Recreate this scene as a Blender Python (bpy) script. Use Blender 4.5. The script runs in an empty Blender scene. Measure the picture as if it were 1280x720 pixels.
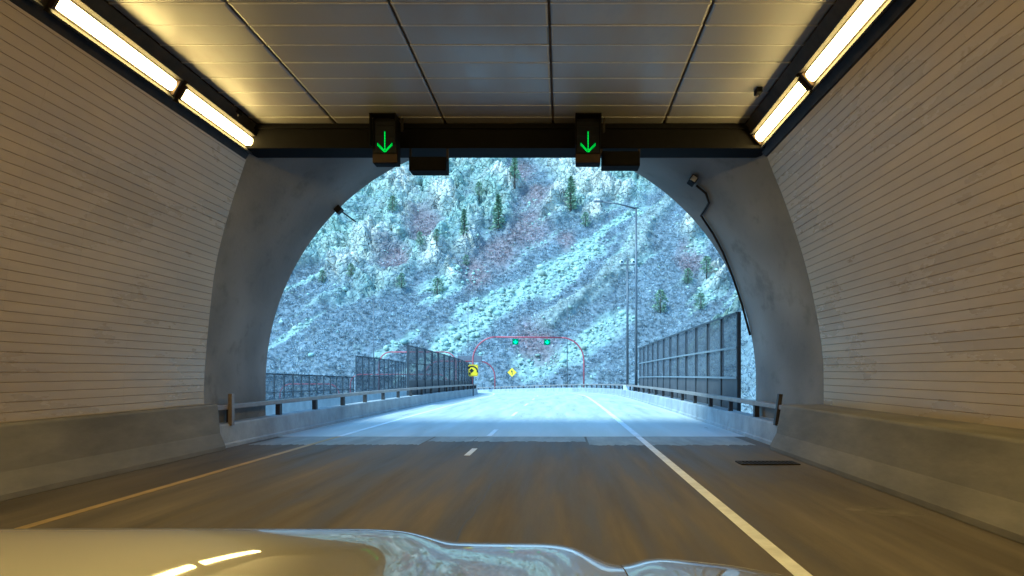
import bpy, bmesh, math, random
import numpy as np
from mathutils import Vector, Matrix
R = math.radians
random.seed(7)
rng = np.random.default_rng(11)
scene = bpy.context.scene
COL = scene.collection

# ------------------------------------------------------------------ camera, sky, sun, exposure
EYE = 1.58
F = 880.0                       # focal length in pixels of the 1280 wide photograph
VX, VY = 702.0, 465.0           # vanishing point of the tunnel in the photograph
cam_d = bpy.data.cameras.new('camera')
cam = bpy.data.objects.new('camera', cam_d)
COL.objects.link(cam)
cam.location = (0, 0, EYE)
cam.rotation_euler = (R(90), 0, 0)
cam_d.sensor_width = 36
cam_d.lens = 36 * F / 1280
cam_d.shift_x = (640 - VX) / 1280
cam_d.shift_y = (VY - 360) / 1280
cam_d.clip_start = 0.05
cam_d.clip_end = 3000
scene.camera = cam

SUN_EL, SUN_AZ = 54.0, 230.0    # degrees; azimuth clockwise from +y
world = bpy.data.worlds.new('World')
scene.world = world
world.use_nodes = True
wn = world.node_tree.nodes
wl = world.node_tree.links
sky = wn.new('ShaderNodeTexSky')
sky.sky_type = 'NISHITA'
sky.sun_disc = False
sky.sun_elevation = R(SUN_EL)
sky.sun_rotation = R(SUN_AZ)
sky.altitude = 1800
sky.air_density = 1.0
sky.dust_density = 0.3
sky.ozone_density = 1.6
bg = wn['Background']
bg.inputs['Strength'].default_value = 0.15
wl.new(sky.outputs[0], bg.inputs['Color'])
sun_d = bpy.data.lights.new('sun', 'SUN')
sun_d.energy = 1.5
sun_d.angle = R(14)
sun_d.color = (1.0, 0.97, 0.92)
sun = bpy.data.objects.new('sun', sun_d)
COL.objects.link(sun)
sdir = Vector((math.sin(R(SUN_AZ)) * math.cos(R(SUN_EL)), math.cos(R(SUN_AZ)) * math.cos(R(SUN_EL)), math.sin(R(SUN_EL))))
sun.rotation_euler = sdir.to_track_quat('Z', 'Y').to_euler()
sun.location = sdir * 100
vs = scene.view_settings
vs.view_transform = 'Standard'
vs.look = 'None'
vs.exposure = 2.0
vs.use_white_balance = True        # the camera was balanced for the warm tunnel lamps
vs.white_balance_temperature = 4500
vs.white_balance_tint = -19
vs.gamma = 1.0
vs.use_curve_mapping = False
scene.cycles.use_denoising = True
scene.cycles.max_bounces = 7
scene.cycles.diffuse_bounces = 4
scene.cycles.transparent_max_bounces = 16
scene.cycles.sample_clamp_indirect = 8.0

LIGHT_STRENGTH = 14.0
LIGHT_COLOR = (1.0, 0.525, 0.14)

# ------------------------------------------------------------------ helpers
def nd(nt, t, **kw):
    n = nt.nodes.new(t)
    for k, v in kw.items():
        setattr(n, k, v)
    return n

def mat(name, base, rough=0.6, metallic=0.0, var=0.15, scale=3.0, stretch=(1, 1, 1), bump=0.0, bscale=None,
        dirt=None, dscale=1.0, damt=0.5, coat=0.0, rvar=0.0, alpha=None, spec=None, random_obj=0.0):
    """principled material whose colour is broken up by procedural noise"""
    m = bpy.data.materials.new(name)
    m.use_nodes = True
    nt = m.node_tree
    b = nt.nodes['Principled BSDF']
    b.inputs['Roughness'].default_value = rough
    b.inputs['Metallic'].default_value = metallic
    if coat:
        b.inputs['Coat Weight'].default_value = coat
        b.inputs['Coat Roughness'].default_value = 0.03
    if spec is not None:
        b.inputs['Specular IOR Level'].default_value = spec
    tc = nd(nt, 'ShaderNodeTexCoord')
    geo = nd(nt, 'ShaderNodeNewGeometry')
    mp = nd(nt, 'ShaderNodeMapping')
    mp.inputs['Scale'].default_value = stretch
    nt.links.new(geo.outputs['Position'], mp.inputs['Vector'])
    n1 = nd(nt, 'ShaderNodeTexNoise')
    n1.inputs['Scale'].default_value = scale
    n1.inputs['Detail'].default_value = 8
    n1.inputs['Roughness'].default_value = 0.62
    nt.links.new(mp.outputs[0], n1.inputs['Vector'])
    mr = nd(nt, 'ShaderNodeMapRange')
    mr.inputs['From Min'].default_value = 0.3
    mr.inputs['From Max'].default_value = 0.7
    mr.inputs['To Min'].default_value = 1 - var
    mr.inputs['To Max'].default_value = 1 + var
    nt.links.new(n1.outputs['Fac'], mr.inputs['Value'])
    val = mr.outputs[0]
    if random_obj:
        oi = nd(nt, 'ShaderNodeObjectInfo')
        mo = nd(nt, 'ShaderNodeMapRange')
        mo.inputs['To Min'].default_value = 1 - random_obj
        mo.inputs['To Max'].default_value = 1 + random_obj
        nt.links.new(oi.outputs['Random'], mo.inputs['Value'])
        mm = nd(nt, 'ShaderNodeMath', operation='MULTIPLY')
        nt.links.new(val, mm.inputs[0])
        nt.links.new(mo.outputs[0], mm.inputs[1])
        val = mm.outputs[0]
    mul = nd(nt, 'ShaderNodeVectorMath', operation='SCALE')
    mul.inputs[0].default_value = base
    nt.links.new(val, mul.inputs['Scale'])
    col = mul.outputs[0]
    if dirt is not None:
        n2 = nd(nt, 'ShaderNodeTexNoise')
        n2.inputs['Scale'].default_value = dscale
        n2.inputs['Detail'].default_value = 6
        n2.inputs['Roughness'].default_value = 0.65
        nt.links.new(mp.outputs[0], n2.inputs['Vector'])
        m2 = nd(nt, 'ShaderNodeMapRange')
        m2.inputs['From Min'].default_value = 0.42
        m2.inputs['From Max'].default_value = 0.72
        m2.inputs['To Max'].default_value = damt
        nt.links.new(n2.outputs['Fac'], m2.inputs['Value'])
        mx = nd(nt, 'ShaderNodeMix', data_type='RGBA')
        nt.links.new(m2.outputs[0], mx.inputs['Factor'])
        nt.links.new(col, mx.inputs['A'])
        mx.inputs['B'].default_value = (*dirt, 1)
        col = mx.outputs['Result']
    nt.links.new(col, b.inputs['Base Color'])
    if rvar:
        m3 = nd(nt, 'ShaderNodeMapRange')
        m3.inputs['From Min'].default_value = 0.3
        m3.inputs['From Max'].default_value = 0.7
        m3.inputs['To Min'].default_value = max(0.02, rough - rvar)
        m3.inputs['To Max'].default_value = min(1, rough + rvar)
        nt.links.new(n1.outputs['Fac'], m3.inputs['Value'])
        nt.links.new(m3.outputs[0], b.inputs['Roughness'])
    if bump:
        n4 = nd(nt, 'ShaderNodeTexNoise')
        n4.inputs['Scale'].default_value = bscale or scale * 6
        n4.inputs['Detail'].default_value = 5
        nt.links.new(mp.outputs[0], n4.inputs['Vector'])
        bp = nd(nt, 'ShaderNodeBump')
        bp.inputs['Strength'].default_value = bump
        bp.inputs['Distance'].default_value = 0.02
        nt.links.new(n4.outputs['Fac'], bp.inputs['Height'])
        nt.links.new(bp.outputs[0], b.inputs['Normal'])
    if alpha is not None:
        b.inputs['Alpha'].default_value = alpha
    return m

def emit(name, color, strength):
    m = bpy.data.materials.new(name)
    m.use_nodes = True
    nt = m.node_tree
    b = nt.nodes['Principled BSDF']
    b.inputs['Base Color'].default_value = (*color, 1)
    b.inputs['Emission Color'].default_value = (*color, 1)
    b.inputs['Emission Strength'].default_value = strength
    return m

def attr_mat(name, rough=0.9, nscale=1.2, var=0.3, bump=0.0, cracks=False):
    """colour comes from the mesh's own colour attribute, broken up by noise"""
    m = bpy.data.materials.new(name)
    m.use_nodes = True
    nt = m.node_tree
    b = nt.nodes['Principled BSDF']
    b.inputs['Roughness'].default_value = rough
    b.inputs['Specular IOR Level'].default_value = 0.2
    at = nd(nt, 'ShaderNodeAttribute', attribute_name='col')
    geo = nd(nt, 'ShaderNodeNewGeometry')
    n1 = nd(nt, 'ShaderNodeTexNoise')
    n1.inputs['Scale'].default_value = nscale
    n1.inputs['Detail'].default_value = 7
    n1.inputs['Roughness'].default_value = 0.7
    nt.links.new(geo.outputs['Position'], n1.inputs['Vector'])
    mr = nd(nt, 'ShaderNodeMapRange')
    mr.inputs['From Min'].default_value = 0.32
    mr.inputs['From Max'].default_value = 0.68
    mr.inputs['To Min'].default_value = 1 - var
    mr.inputs['To Max'].default_value = 1 + var
    nt.links.new(n1.outputs['Fac'], mr.inputs['Value'])
    mul = nd(nt, 'ShaderNodeVectorMath', operation='SCALE')
    nt.links.new(at.outputs['Color'], mul.inputs[0])
    nt.links.new(mr.outputs[0], mul.inputs['Scale'])
    nt.links.new(mul.outputs[0], b.inputs['Base Color'])
    if bump:
        bp = nd(nt, 'ShaderNodeBump')
        bp.inputs['Strength'].default_value = bump
        bp.inputs['Distance'].default_value = 0.7
        hsrc = n1.outputs['Fac']
        if cracks:
            nw = nd(nt, 'ShaderNodeTexNoise'); nw.inputs['Scale'].default_value = 0.35
            nt.links.new(geo.outputs['Position'], nw.inputs['Vector'])
            va = nd(nt, 'ShaderNodeVectorMath', operation='MULTIPLY_ADD')
            nt.links.new(nw.outputs['Color'], va.inputs[0]); va.inputs[1].default_value = (3, 3, 3)
            nt.links.new(geo.outputs['Position'], va.inputs[2])
            vo = nd(nt, 'ShaderNodeTexVoronoi', feature='DISTANCE_TO_EDGE'); vo.inputs['Scale'].default_value = 0.4
            nt.links.new(va.outputs[0], vo.inputs['Vector'])
            mc = nd(nt, 'ShaderNodeMapRange'); mc.inputs['From Max'].default_value = 0.16
            nt.links.new(vo.outputs['Distance'], mc.inputs['Value'])
            ad = nd(nt, 'ShaderNodeMath', operation='ADD')
            mk = nd(nt, 'ShaderNodeMath', operation='MULTIPLY')
            nt.links.new(mc.outputs[0], mk.inputs[0]); nt.links.new(at.outputs['Alpha'], mk.inputs[1])
            nt.links.new(n1.outputs['Fac'], ad.inputs[0]); nt.links.new(mk.outputs[0], ad.inputs[1])
            hsrc = ad.outputs[0]
        nt.links.new(hsrc, bp.inputs['Height'])
        nt.links.new(bp.outputs[0], b.inputs['Normal'])
    return m

class MB:
    """collects vertices and faces of ONE mesh"""
    def __init__(s):
        s.v = []; s.f = []
    def add(s, vs_, fs):
        o = len(s.v)
        s.v += [tuple(p) for p in vs_]
        s.f += [tuple(i + o for i in f) for f in fs]
        return s
    def box(s, x0, x1, y0, y1, z0, z1, M=None):
        p = [(x0, y0, z0), (x1, y0, z0), (x1, y1, z0), (x0, y1, z0), (x0, y0, z1), (x1, y0, z1), (x1, y1, z1), (x0, y1, z1)]
        if M is not None:
            p = [tuple(M @ Vector(q)) for q in p]
        return s.add(p, [(0, 3, 2, 1), (4, 5, 6, 7), (0, 1, 5, 4), (1, 2, 6, 5), (2, 3, 7, 6), (3, 0, 4, 7)])
    def rings(s, rings, closed=True, caps=True):
        """skin a list of rings of points"""
        n = len(rings[0]); vs_ = [p for r in rings for p in r]; fs = []
        for i in range(len(rings) - 1):
            for j in range(n if closed else n - 1):
                k = (j + 1) % n
                fs.append((i * n + j, i * n + k, (i + 1) * n + k, (i + 1) * n + j))
        if caps and closed:
            fs.append(tuple(reversed(range(n))))
            fs.append(tuple((len(rings) - 1) * n + j for j in range(n)))
        return s.add(vs_, fs)
    def tube(s, pts, r, n=8, caps=True):
        pts = [Vector(p) for p in pts]; rs = r if isinstance(r, (list, tuple)) else [r] * len(pts)
        rings = []; up = Vector((0.13, 0.21, 0.97)).normalized()
        for i, p in enumerate(pts):
            t = (pts[min(i + 1, len(pts) - 1)] - pts[max(i - 1, 0)]).normalized()
            if abs(t.dot(up)) > 0.98:
                up = Vector((1, 0.1, 0)).normalized()
            a = t.cross(up).normalized(); b = t.cross(a).normalized()
            rings.append([tuple(p + (a * math.cos(2 * math.pi * k / n) + b * math.sin(2 * math.pi * k / n)) * rs[i]) for k in range(n)])
        return s.rings(rings, True, caps)
    def mesh(s, name):
        me = bpy.data.meshes.new(name)
        me.from_pydata(s.v, [], s.f)
        me.validate()
        bm = bmesh.new(); bm.from_mesh(me)
        bmesh.ops.recalc_face_normals(bm, faces=bm.faces)
        bm.to_mesh(me); bm.free()
        return me
    def build(s, name, m, parent=None, smooth=False, bevel=0):
        me = s.mesh(name)
        me.materials.append(m)
        o = bpy.data.objects.new(name, me)
        COL.objects.link(o)
        if parent is not None:
            o.parent = parent
        if smooth:
            for p in me.polygons:
                p.use_smooth = True
        if bevel:
            md = o.modifiers.new('bevel', 'BEVEL'); md.width = bevel; md.segments = 2; md.limit_method = 'ANGLE'
        return o

def tag(o, label=None, cat=None, group=None, kind=None):
    if label: o['label'] = label
    if cat: o['category'] = cat
    if group: o['group'] = group
    if kind: o['kind'] = kind
    return o

def empty(name, loc=(0, 0, 0), rz=0.0):
    o = bpy.data.objects.new(name, None)
    COL.objects.link(o)
    o.location = loc; o.rotation_euler = (0, 0, rz)
    o.empty_display_size = 0.2
    return o

def inst(name, me, parent, loc=(0, 0, 0), rot=(0, 0, 0)):
    o = bpy.data.objects.new(name, me)
    COL.objects.link(o); o.parent = parent; o.location = loc; o.rotation_euler = rot
    return o

def copy_tree(o, parent=None):
    c = o.copy(); COL.objects.link(c); c.parent = parent
    for ch in list(o.children):
        copy_tree(ch, c)
    return c

def npmesh(name, verts, faces, m, cols=None, smooth=False):
    """fast mesh from numpy arrays; faces all with the same vertex count"""
    me = bpy.data.meshes.new(name)
    nv, nf, k = len(verts), len(faces), faces.shape[1]
    me.vertices.add(nv); me.vertices.foreach_set('co', np.asarray(verts, np.float32).ravel())
    me.loops.add(nf * k); me.loops.foreach_set('vertex_index', np.asarray(faces, np.int32).ravel())
    me.polygons.add(nf)
    me.polygons.foreach_set('loop_start', np.arange(0, nf * k, k, dtype=np.int32))
    me.polygons.foreach_set('loop_total', np.full(nf, k, np.int32))
    if smooth:
        me.polygons.foreach_set('use_smooth', np.ones(nf, bool))
    me.update(calc_edges=True)
    if cols is not None:
        a = me.color_attributes.new('col', 'FLOAT_COLOR', 'POINT')
        c = np.ones((nv, 4), np.float32); c[:, :cols.shape[1]] = cols
        a.data.foreach_set('color', c.ravel())
    me.materials.append(m)
    o = bpy.data.objects.new(name, me)
    COL.objects.link(o)
    return o

# ------------------------------------------------------------------ materials
M_TILE = mat('glazed_wall_tile', (0.45, 0.345, 0.195), 0.30, var=0.12, scale=1.3, stretch=(1, 0.25, 1), dirt=(0.31, 0.23, 0.13), dscale=0.7, damt=0.45, rvar=0.1, random_obj=0.025, bump=0.05, bscale=9)
M_GROUT = mat('dark_joint', (0.20, 0.145, 0.09), 0.9, var=0.3)
M_CEIL = mat('ceiling_panel_metal', (0.275, 0.265, 0.255), 0.46, var=0.2, scale=1.6, stretch=(1, 0.3, 1), dirt=(0.17, 0.13, 0.10), dscale=0.8, damt=0.6, random_obj=0.07, rvar=0.1)
M_STRIP = mat('pale_joint_strip', (0.46, 0.44, 0.42), 0.4, var=0.15, scale=5)
M_DARK = mat('blackened_steel', (0.020, 0.019, 0.019), 0.7, spec=0.15, var=0.4, scale=4, dirt=(0.05, 0.035, 0.025), dscale=3, damt=0.6)
M_BROWN = mat('sooty_brown_paint', (0.03, 0.019, 0.013), 0.7, spec=0.15, var=0.3, scale=6)
M_BLACK = mat('matt_black_housing', (0.005, 0.0045, 0.0045), 0.8, spec=0.06, var=0.3, scale=8)
M_CONC = mat('portal_concrete', (0.29, 0.265, 0.23), 0.9, spec=0.2, var=0.35, scale=1.6, dirt=(0.10, 0.095, 0.09), dscale=0.8, damt=0.9, bump=0.25, bscale=14)
M_BARR = mat('barrier_concrete', (0.215, 0.19, 0.145), 0.8, var=0.25, scale=1.5, stretch=(1, 0.3, 1), dirt=(0.075, 0.065, 0.05), dscale=0.8, damt=0.75, bump=0.2, bscale=16)
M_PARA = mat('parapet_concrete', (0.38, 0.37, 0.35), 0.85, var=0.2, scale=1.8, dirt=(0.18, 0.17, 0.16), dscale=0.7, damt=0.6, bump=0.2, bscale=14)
M_PARA2 = mat('pale_concrete', (0.66, 0.65, 0.62), 0.85, var=0.15, scale=1.8, dirt=(0.4, 0.39, 0.37), dscale=0.6, damt=0.5)  # paler version of the parapet concrete
M_ROAD = mat('tunnel_pavement', (0.14, 0.114, 0.08), 0.66, spec=0.3, var=0.42, scale=2.2, stretch=(1.6, 0.10, 1), dirt=(0.055, 0.044, 0.034), dscale=0.9, damt=0.8, bump=0.3, bscale=90, rvar=0.15)
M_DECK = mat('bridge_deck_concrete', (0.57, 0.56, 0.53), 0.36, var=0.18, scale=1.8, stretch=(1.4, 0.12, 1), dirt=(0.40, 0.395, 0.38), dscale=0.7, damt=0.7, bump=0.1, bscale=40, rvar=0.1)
M_SPILL = mat('spill_tinted_concrete', (0.30, 0.28, 0.245), 0.5, var=0.25, scale=2.0, stretch=(1.5, 0.3, 1), dirt=(0.13, 0.115, 0.10), dscale=1.2, damt=0.8, bump=0.1, bscale=40)  # paler than the tunnel pavement, spilled daylight put into the colour
M_PATCH = mat('worn_patch', (0.165, 0.14, 0.105), 0.75, var=0.3, scale=5, dirt=(0.09, 0.075, 0.055), dscale=4, damt=0.9, spec=0.25)
M_WHITE = mat('white_road_paint', (0.90, 0.89, 0.86), 0.55, var=0.08, scale=5, dirt=(0.5, 0.48, 0.44), dscale=3, damt=0.5)
M_YELLOW = mat('yellow_road_paint', (0.42, 0.29, 0.10), 0.55, var=0.15, scale=5, dirt=(0.22, 0.17, 0.09), dscale=3, damt=0.6)
M_TAR = mat('tar_seal', (0.025, 0.022, 0.02), 0.5, var=0.3, scale=8)
M_RAIL = mat('weathered_rail_steel', (0.30, 0.25, 0.21), 0.5, 0.25, var=0.2, scale=4, dirt=(0.19, 0.12, 0.09), dscale=1.5, damt=0.6)
M_POST = mat('dark_rail_post', (0.035, 0.03, 0.03), 0.6, var=0.3, scale=6)
M_FPOST = mat('fence_post_steel', (0.055, 0.06, 0.07), 0.55, 0.3, var=0.25, scale=4)
M_FRAIL = mat('fence_rail_galvanised', (0.30, 0.31, 0.32), 0.45, 0.5, var=0.15, scale=4)
M_SOLID = mat('fence_solid_panel', (0.085, 0.075, 0.075), 0.6, var=0.2, scale=2.5, dirt=(0.05, 0.045, 0.045), dscale=1.2, damt=0.6, random_obj=0.12)
M_MESH = mat('fence_mesh_screen', (0.085, 0.085, 0.095), 0.7, var=0.2, scale=3, alpha=0.52)
M_MESH2 = mat('fence_open_mesh', (0.075, 0.085, 0.105), 0.7, var=0.2, scale=3, alpha=0.36)
M_RED = mat('red_gantry_paint', (0.30, 0.06, 0.07), 0.45, var=0.15, scale=3, dirt=(0.30, 0.06, 0.07), dscale=1, damt=0.4)
M_POLE = mat('pole_galvanised', (0.10, 0.10, 0.105), 0.45, 0.4, var=0.15, scale=3)
M_SIGNY = mat('yellow_sign_sheeting', (0.95, 0.66, 0.01), 0.4, var=0.06, scale=6)
M_SIGNB = mat('sign_black', (0.012, 0.012, 0.012), 0.5, var=0.1)
M_SIGNBACK = mat('sign_back_metal', (0.12, 0.11, 0.12), 0.5, 0.3, var=0.2)
M_CAMW = mat('camera_white_housing', (0.72, 0.72, 0.72), 0.4, var=0.06)
M_GLASSD = mat('dark_glass', (0.01, 0.01, 0.012), 0.08, var=0.1)
M_LAMP = emit('fluorescent_diffuser', LIGHT_COLOR, LIGHT_STRENGTH)
M_LED = emit('green_led', (0.01, 1.0, 0.06), 0.17)
M_LEDG = emit('green_signal_arrow', (0.04, 0.8, 0.2), 0.3)
M_SIGG = mat('signal_green_face', (0.01, 0.13, 0.035), 0.5, var=0.1)
M_BARK = mat('conifer_bark', (0.07, 0.05, 0.04), 0.9, var=0.3)
M_PAINT = mat('silver_car_paint', (0.28, 0.255, 0.20), 0.38, 0.25, var=0.03, scale=2, coat=1.0)
M_TRIM = mat('black_plastic_trim', (0.02, 0.02, 0.021), 0.5, var=0.2, scale=20)
M_CHROME = mat('chrome', (0.62, 0.62, 0.63), 0.12, 1.0, var=0.03)
M_RUBBER = mat('tyre_rubber', (0.02, 0.02, 0.02), 0.85, var=0.2, scale=10)
M_LENS = mat('headlight_lens', (0.5, 0.52, 0.55), 0.08, 0.2, var=0.05, coat=1.0)

# ------------------------------------------------------------------ the tunnel, measured in (x, height)
# wall profiles, from ledge to ceiling corner
Y_END = 14.2                    # where tiles and ceiling stop
Y_OUT = 17.5                    # outer face of the portal
Y_NEAR = 6.4                    # tiles and panels are single pieces from here on
Y_BACK = -28.0
LEFT_WALL = [(-7.22, 0.92), (-7.22, 1.45), (-7.12, 2.63), (-6.98, 3.76), (-6.72, 4.80), (-6.48, 5.55), (-6.30, 6.10), (-6.24, 6.46)]
RIGHT_WALL = [(5.30, 0.92), (5.27, 1.98), (5.08, 3.11), (4.83, 4.08), (4.50, 5.05), (4.22, 5.75), (4.06, 6.20), (4.00, 6.46)]
CEIL_Z = EYE + 4.92

def spline(pts, n=200):
    """Catmull-Rom through 2-D points, resampled evenly by length"""
    P = [np.array(p, float) for p in pts]
    P = [2 * P[0] - P[1]] + P + [2 * P[-1] - P[-2]]
    out = []
    for i in range(1, len(P) - 2):
        for t in np.linspace(0, 1, 40, endpoint=False):
            a, b, c, d = P[i - 1], P[i], P[i + 1], P[i + 2]
            out.append(0.5 * (2 * b + (c - a) * t + (2 * a - 5 * b + 4 * c - d) * t * t + (3 * b - a - 3 * c + d) * t ** 3))
    out.append(P[-2])
    out = np.array(out)
    L = np.concatenate([[0], np.cumsum(np.linalg.norm(np.diff(out, axis=0), axis=1))])
    t = np.linspace(0, L[-1], n + 1)
    return np.stack([np.interp(t, L, out[:, 0]), np.interp(t, L, out[:, 1])], 1), L[-1]

# --- road surfaces --------------------------------------------------------
S0, RC = 50.0, 150.0            # the bridge is straight to S0, then curves left with radius RC
def path(s):
    """centre line: position, heading and elevation at distance s"""
    el = -0.55 * (max(s - 15, 0) / 57) ** 2
    if s <= S0:
        return 0.0, s, 0.0, el
    a = (s - S0) / RC
    return -RC * (1 - math.cos(a)), S0 + RC * math.sin(a), a, el
def at(s, lat, h=0.0):
    x, y, a, el = path(s)
    return (x + lat * math.cos(a), y + lat * math.sin(a), el + h)
def sweep(mb, profile, s0, s1, step=2.0, closed=True):
    n = max(1, int(math.ceil((s1 - s0) / step)))
    return mb.rings([[at(s0 + (s1 - s0) * i / n, l, h) for l, h in profile] for i in range(n + 1)], closed)

road = MB().box(-7.6, 5.6, Y_BACK, 17.2, -0.25, 0).build('road', M_ROAD)
tag(road, 'brown worn tunnel pavement in front of the car', 'road', kind='structure')
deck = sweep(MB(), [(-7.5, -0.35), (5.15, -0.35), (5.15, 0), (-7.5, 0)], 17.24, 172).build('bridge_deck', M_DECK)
tag(deck, 'pale bridge deck curving left outside the tunnel', 'road', kind='structure')
MB().box(-7.0, 4.4, 17.2, 17.24, -0.2, -0.012).build('expansion_joint', M_TAR, road)

def spill_strip(x0, x1, y0, y1, a=0.12):  # pale strips with daylight spilling over the threshold painted in
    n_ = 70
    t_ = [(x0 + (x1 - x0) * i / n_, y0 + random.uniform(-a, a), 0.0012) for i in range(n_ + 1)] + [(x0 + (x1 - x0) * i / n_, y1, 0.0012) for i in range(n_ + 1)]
    return MB().add(t_, [(i, i + 1, n_ + 2 + i, n_ + 1 + i) for i in range(n_)]).build('painted_spill', M_SPILL, road)
spill_strip(-6.8, -3.1, 15.3, 17.19); spill_strip(-3.06, 0.55, 16.0, 17.19); spill_strip(0.6, 4.2, 15.2, 17.19)
pw_ = [(3.25, 8.1), (3.5, 7.75), (4.0, 7.7), (4.05, 7.95), (3.8, 8.2), (3.4, 8.3)]
MB().add([(a, b, 0.0022) for a, b in pw_], [tuple(range(6))]).build('road_patch', M_PATCH, road)
LX, RX, DX = -5.45, 1.87, -1.79
MB().box(LX - 0.06, LX + 0.06, Y_BACK, 17.18, 0.002, 0.006).build('edge_line', M_YELLOW, road)
sweep(MB(), [(LX - 0.07, 0.002), (LX + 0.07, 0.002), (LX + 0.07, 0.006), (LX - 0.07, 0.006)], 17.26, 170).build('edge_line', M_WHITE, deck)
MB().box(RX - 0.07, RX + 0.07, Y_BACK, 17.18, 0.002, 0.006).build('edge_line', M_WHITE, road)
sweep(MB(), [(RX - 0.08, 0.002), (RX + 0.08, 0.002), (RX + 0.08, 0.006), (RX - 0.08, 0.006)], 17.26, 170).build('edge_line', M_WHITE, deck)
MB().box(DX - 0.055, DX + 0.055, 13.3, 14.5, 0.002, 0.006).build('lane_dash', M_WHITE, road)
for a, b in ((17.3, 19.4), (25.6, 28.4), (34.2, 37.2), (43.4, 46.4), (52.6, 55.6), (61.8, 64.8), (71, 74), (80.2, 83.2), (89.4, 92.4)):
    sweep(MB(), [(DX - 0.06, 0.002), (DX + 0.06, 0.002), (DX + 0.06, 0.006), (DX - 0.06, 0.006)], a, b).build('lane_dash', M_WHITE, deck)
def crack(pts, w, name='crack_seal'):
    top = [(x - w * random.uniform(0.3, 1), y, 0.003) for x, y in pts]; bot = [(x + w * random.uniform(0.3, 1), y, 0.003) for x, y in pts]
    n = len(pts)
    mb = MB().add(top + bot, [(i, i + 1, n + i + 1, n + i) for i in range(n - 1)])
    return mb.build(name, M_TAR, road)
def wob(x0, y0, x1, y1, n=16, a=0.02):
    return [(x0 + (x1 - x0) * i / n + random.uniform(-a, a), y0 + (y1 - y0) * i / n) for i in range(n + 1)]
crack(wob(-1.0, 6.5, -0.98, 10.4), 0.012)
crack(wob(-0.92, 11.0, -0.86, 14.6), 0.010)
crack(wob(1.35, 8.5, 1.44, 11.8), 0.008)
crack(wob(-3.4, 9.0, -3.3, 13.0), 0.007)
crack(wob(-2.05, 15.2, -2.0, 17.1), 0.012)
# drain grate on the right shoulder
g = empty('drain_grate', (3.55, 12.15, 0))
tag(g, 'black slotted drain grate on the right shoulder beside the barrier', 'grate')
MB().box(-0.48, 0.48, -0.2, 0.2, 0.001, 0.004).build('pit', M_BLACK, g)
gm = MB().box(-0.018, 0.018, -0.18, 0.18, 0.005, 0.02).mesh('bar'); gm.materials.append(M_DARK)
for i in range(13):
    inst('bar', gm, g, (-0.42 + i * 0.07, 0, 0))
f_ = MB()
f_.box(-0.5, 0.5, -0.22, -0.18, 0.003, 0.022).box(-0.5, 0.5, 0.18, 0.22, 0.003, 0.022).box(-0.5, -0.455, -0.179, 0.179, 0.003, 0.022).box(0.455, 0.5, -0.179, 0.179, 0.003, 0.022)
f_.build('frame', M_DARK, g)

# --- outer shell of the tunnel --------------------------------------------
sh_in = [(-7.6, -0.3), (-7.6, 1.4), (-7.4, 3.0), (-7.0, 4.9), (-6.6, 6.1), (-6.5, 7.3), (4.3, 7.3), (4.4, 6.1), (4.9, 4.9), (5.4, 3.0), (5.65, 1.4), (5.65, -0.3)]
sh_out = [(-9, -0.6), (-9, 8.6), (6.9, 8.6), (6.9, -0.6)]
shell = MB()
shell.rings([[(x, y, z) for x, z in sh_in] for y in (Y_BACK, 14.25)], closed=True, caps=False)
shell.rings([[(x, y, z) for x, z in sh_out] for y in (Y_BACK - 0.5, 17.3)], closed=True, caps=False)
shell.add([(-9, Y_BACK, -0.6), (6.9, Y_BACK, -0.6), (6.9, Y_BACK, 8.6), (-9, Y_BACK, 8.6)], [(0, 1, 2, 3)])  # end wall added out of view to keep sky light out of the bore
shell_o = shell.build('tunnel_shell', M_CONC)
tag(shell_o, 'rough concrete shell behind the tunnel tiles', 'tunnel', kind='structure')

# --- tiled walls ----------------------------------------------------------
ROW = 0.132
def tiled_wall(pts, sgn, label):
    prof, L = spline(pts, 400)
    nrow = int(round(L / ROW))
    w = empty('tiled_wall', (pts[0][0], 0, 0))
    tag(w, label, 'wall')
    ox = pts[0][0]
    def P(a):
        t = np.linspace(0, L, len(prof))
        return np.array([np.interp(a, t, prof[:, 0]) - ox, np.interp(a, t, prof[:, 1])])
    # backing
    bp, _ = spline(pts, 30)
    mb = MB()
    ring = [(p[0] - ox, p[1]) for p in bp] + [(p[0] - ox + sgn * 0.12, p[1]) for p in bp[::-1]]
    mb.rings([[(x, y, z) for x, z in ring] for y in (Y_BACK, Y_END)], True, True)
    mb.build('backing', M_GROUT, w)
    far = MB()
    TL, n_col = 1.3, 6
    for r in range(nrow):
        a0, a1 = L * r / nrow + 0.0030, L * (r + 1) / nrow - 0.0030
        p0, p1 = P(a0), P(a1)
        t = (p1 - p0) / np.linalg.norm(p1 - p0)
        nrm = np.array([-t[1], t[0]]) * (1 if sgn > 0 else -1)
        d = 0.010
        e = 0.003
        q = [p0, p0 + nrm * (d - e), p0 + nrm * d + t * e, p1 + nrm * d - t * e, p1 + nrm * (d - e), p1]
        def strip(mb, y0, y1):
            mb.rings([[(c[0], y, c[1]) for c in q] for y in (y0, y1)], True, True)
        m = MB(); strip(m, 0.0004, TL - 0.0004)
        me = m.mesh('wall_tile'); me.materials.append(M_TILE)
        for c in range(n_col):
            inst('wall_tile', me, w, (0, Y_NEAR + c * TL, 0))
        strip(far, Y_BACK, Y_NEAR - 0.004)
    o = far.build('wall_tile_rows', M_TILE, w)
    o['kind'] = 'stuff'
    return w
tiled_wall(LEFT_WALL, -1, 'beige tiled tunnel wall on the left with thin dark horizontal joints')
tiled_wall(RIGHT_WALL, 1, 'beige tiled tunnel wall on the right with thin dark horizontal joints')

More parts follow.
